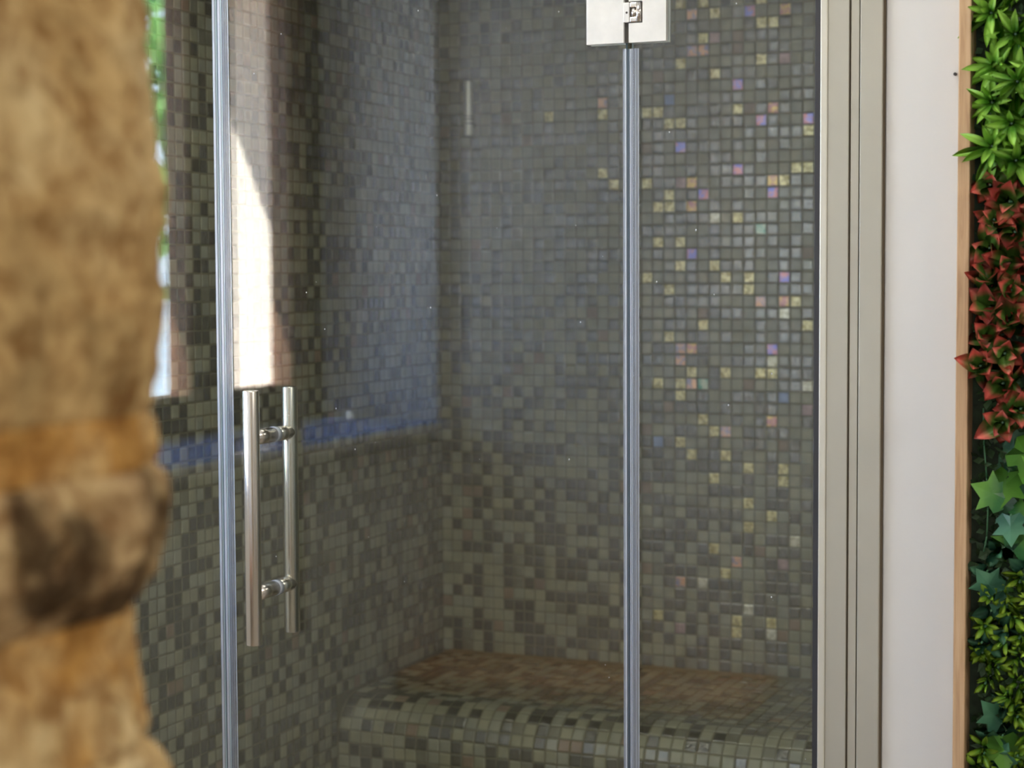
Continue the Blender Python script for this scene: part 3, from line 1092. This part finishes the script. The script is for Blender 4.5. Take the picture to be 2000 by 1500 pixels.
def ivy_mesh(name, size, m):
    b = bmesh.new()
    pts = [(0, 0), (0.28, -0.12), (0.50, 0.10), (0.36, 0.30), (0.62, 0.58), (0.26, 0.60), (0, 1.0), (-0.26, 0.60), (-0.62, 0.58), (-0.36, 0.30), (-0.50, 0.10), (-0.28, -0.12)]
    c = b.verts.new((0, 0.34 * size, 0.0))
    vs = []
    for x, y in pts:
        vs.append(b.verts.new((x * size, y * size, -0.22 * size * (x * x + (y - 0.34) ** 2) + 0.03 * size * math.cos(8 * x))))
    for i in range(len(vs)):
        b.faces.new((c, vs[i], vs[(i + 1) % len(vs)]))
    bmesh.ops.solidify(b, geom=b.faces[:], thickness=0.0007)
    me = bpy.data.meshes.new(name)
    b.normal_update()
    b.to_mesh(me)
    b.free()
    me.materials.append(m)
    return me


IVY = [ivy_mesh("ivy_leaf", 0.046, M["leaf_ivy"]), ivy_mesh("ivy_leaf", 0.050, M["leaf_ivy_light"]), ivy_mesh("ivy_leaf", 0.040, M["leaf_blue"])]


def leaf_matrix(p, direction, face, s=1.0):
    y = Vector(direction).normalized()
    f = Vector(face)
    z = (f - y * f.dot(y))
    if z.length < 1e-4: z = y.orthogonal()
    z.normalize()
    x = y.cross(z)
    m = Matrix((x, y, z)).transposed().to_4x4() @ Matrix.Scale(s, 4)
    m.translation = Vector(p)
    return m


def plant(name, pos, meshes, n, th0, th1, scale=1.0, axis=(0, -1, 0), depth=0.03, leaf="leaf", droop=0.0):
    """a rosette: short stem rooted in the mat, leaves around its tip"""
    pos = Vector(pos)
    ax = Vector(axis).normalized()
    b = bmesh.new()
    root = Vector((0, (-0.010 - pos.y), 0.0))
    tube(b, root, Vector((0, 0, 0)), 0.0022, 8, 0.0014)
    o = finish(name, b, M["stem"], panel)
    o.location = pos - pl
    u = ax.orthogonal().normalized()
    v = ax.cross(u)
    ga = random.random() * 6.28
    for i in range(n):
        t = (i + 0.5) / n
        th = R(th0 + (th1 - th0) * t) + random.gauss(0, 0.09)
        ph = ga + i * 2.39996 + random.gauss(0, 0.15)
        side = u * math.cos(ph) + v * math.sin(ph)
        d = ax * math.cos(th) + side * math.sin(th) + Vector((0, 0, -droop))
        face = ax * math.sin(th) - side * math.cos(th) + Vector((0, -0.3, 0.2))
        base = ax * (-depth * t * 0.6)
        m = leaf_matrix(base + side * 0.002, d, face, scale * random.uniform(0.82, 1.15))
        l = link(leaf, random.choice(meshes), o)
        l.matrix_basis = m
    return o


def at(x, z, y=-0.05):
    return (x, y, z)


# positions on the panel: (X, Z)
spiky = [(-0.362, 1.742), (-0.338, 1.702), (-0.372, 1.668), (-0.342, 1.640), (-0.366, 1.602), (-0.338, 1.580), (-0.370, 1.556), (-0.345, 1.528), (-0.368, 1.500), (-0.340, 1.482),
         (-0.358, 1.790), (-0.308, 1.740), (-0.300, 1.660), (-0.306, 1.590), (-0.300, 1.520), (-0.352, 1.840), (-0.310, 1.80), (-0.262, 1.700), (-0.258, 1.600), (-0.256, 1.52), (-0.262, 1.78), (-0.30, 1.86), (-0.35, 1.88)]
for x, z in spiky:
    plant("spiky_plant", at(x, z, random.uniform(-0.060, -0.045)), SPIKY, 20, 10, 105, 1.0, (random.gauss(-0.05, 0.2), -1, random.gauss(0.05, 0.2)), droop=0.15)
reds = [(-0.372, 1.452), (-0.346, 1.430), (-0.366, 1.408), (-0.340, 1.392), (-0.372, 1.372), (-0.350, 1.352), (-0.372, 1.330), (-0.344, 1.318), (-0.370, 1.296), (-0.348, 1.280), (-0.376, 1.258), (-0.350, 1.238), (-0.380, 1.222), (-0.352, 1.200), (-0.330, 1.168), (-0.352, 1.150), (-0.310, 1.42), (-0.308, 1.35), (-0.306, 1.28), (-0.300, 1.21), (-0.268, 1.38), (-0.262, 1.30), (-0.264, 1.22), (-0.262, 1.45)]
for x, z in reds:
    plant("red_tipped_plant", at(x, z, random.uniform(-0.058, -0.044)), REDS, 11, 15, 100, 1.12, (random.gauss(-0.05, 0.25), -1, random.gauss(0.1, 0.25)))
ivies = [(-0.338, 1.118, 1, -0.6), (-0.346, 1.085, 1, -1.9), (-0.350, 1.052, 0, 2.4), (-0.342, 1.030, 2, -1.6), (-0.338, 0.985, 0, 0.5), (-0.312, 1.07, 1, 1.2), (-0.352, 0.758, 2, 2.0), (-0.350, 0.742, 1, -1.5), (-0.355, 0.700, 2, 0.8), (-0.30, 1.00, 0, -1.0), (-0.36, 0.93, 2, 2.2), (-0.275, 1.12, 0, 1.0), (-0.272, 1.04, 1, -1.4), (-0.27, 0.98, 2, 2.0)]
for x, z, k, a in ivies:
    b = bmesh.new()
    tube(b, (0, 0.034, 0.004), (0, 0, 0), 0.0012, 6)
    o = finish("ivy_sprig", b, M["stem"], panel)
    o.location = Vector((x, -0.046 + random.uniform(-0.006, 0.008), z)) - pl
    for j in range(3):
        ang = a + j * 2.1 + random.gauss(0, 0.3)
        l = link("leaf", IVY[k if j == 0 else random.choice((0, 2, 2))], o)
        l.matrix_basis = leaf_matrix((0, 0.008 * j, 0), (math.cos(ang), -0.25 + 0.25 * j, math.sin(ang)), (random.gauss(0, 0.3), -1, 0.35), 1.0 if j == 0 else 0.75)
limes = [(-0.368, 0.925), (-0.345, 0.915), (-0.330, 0.945), (-0.335, 0.900), (-0.315, 0.925), (-0.372, 0.885), (-0.352, 0.868), (-0.330, 0.872), (-0.376, 0.850), (-0.356, 0.832), (-0.334, 0.840), (-0.312, 0.86), (-0.372, 0.810), (-0.345, 0.800), (-0.322, 0.805), (-0.330, 0.772), (-0.312, 0.79), (-0.318, 0.745), (-0.372, 0.718), (-0.330, 0.720), (-0.352, 0.690), (-0.318, 0.695), (-0.385, 0.690), (-0.30, 0.90), (-0.298, 0.83), (-0.298, 0.75), (-0.27, 0.93), (-0.268, 0.86), (-0.266, 0.79), (-0.27, 0.71)]
for x, z in limes:
    plant("lime_sprig", at(x, z, random.uniform(-0.056, -0.042)), LIMES, 14, 10, 105, 1.35, (random.gauss(0, 0.35), -1, random.gauss(-0.1, 0.4)), depth=0.045)
blues = [(-0.372, 0.955), (-0.366, 0.905), (-0.350, 0.880), (-0.378, 0.862), (-0.346, 0.780), (-0.362, 0.735), (-0.360, 0.982), (-0.325, 0.96), (-0.320, 1.10), (-0.36, 0.66), (-0.33, 0.66)]
for x, z in blues:
    plant("blue_green_plant", at(x, z, random.uniform(-0.044, -0.034)), BLUES, 5, 30, 100, 0.9, (random.gauss(0, 0.3), -1, random.gauss(0, 0.3)))
# bare trailing stem
b = bmesh.new()
pts = [(-0.3800, -0.030, 1.166), (-0.3785, -0.032, 1.120), (-0.3745, -0.032, 1.075), (-0.3725, -0.032, 1.035), (-0.3740, -0.030, 1.000), (-0.3800, -0.028, 0.968)]
for p0, p1 in zip(pts, pts[1:]):
    tube(b, Vector(p0) - pl, Vector(p1) - pl, 0.0011, 8)
finish("trailing_stem", b, M["stem"], panel)
# undergrowth that nobody could count
b = bmesh.new()
for i in range(2600):
    x = random.uniform(PX0 + 0.024, -0.24)
    z = random.uniform(0.65, 1.89)
    p = Vector((x, random.uniform(-0.034, -0.012), z)) - pl
    d = Vector((random.gauss(0, 1), -0.6, random.gauss(0, 1))).normalized()
    m = leaf_matrix(p, d, (random.gauss(0, .5), -1, random.gauss(0, .5)))
    L, W = random.uniform(0.010, 0.020), random.uniform(0.003, 0.008)
    vs = [b.verts.new(m @ Vector(q)) for q in ((0, 0, 0), (W, L * .5, 0.001), (0, L, 0), (-W, L * .5, 0.001))]
    b.faces.new(vs)
finish("undergrowth", b, M["under"], panel)["kind"] = "stuff"

# ------------------------------------------------------------------ outside the window
bm = bmesh.new()
box(bm, -14, -2.551, -14, 12, -0.4, -0.2)
tag(finish("ground", bm, M["ground"]), "pale paving outside the window", kind="structure")
b = bmesh.new()
for i in range(900):
    p = Vector((random.gauss(0, 0.5), random.gauss(0, 0.55), random.gauss(0, 0.5)))
    if p.length > 1.1: p = p.normalized() * 1.1
    d = Vector((random.gauss(0, 1), random.gauss(0, 1), random.gauss(0, 1))).normalized()
    m = leaf_matrix(p, d, (random.gauss(0, 1), random.gauss(0, 1), 1))
    L, W = 0.16, 0.05
    b.faces.new([b.verts.new(m @ Vector(q)) for q in ((0, 0, 0), (W, L * .5, 0.02), (0, L, 0), (-W, L * .5, 0.02))])
shrub = empty("garden_shrub", (-5.2, -4.6, -0.2))
tag(shrub, "leafy green shrub mirrored at the upper edge of the glass", "shrub")
f_ = finish("foliage", b, M["bush"], shrub)
f_.location = (0, 0, 2.4)
f_["kind"] = "stuff"
b = bmesh.new()
tube(b, (0, 0, 0), (0, 0, 2.3), 0.07, 12, 0.04)
finish("trunk", b, M["dark_wood"], shrub)

bpy.context.view_layer.update()
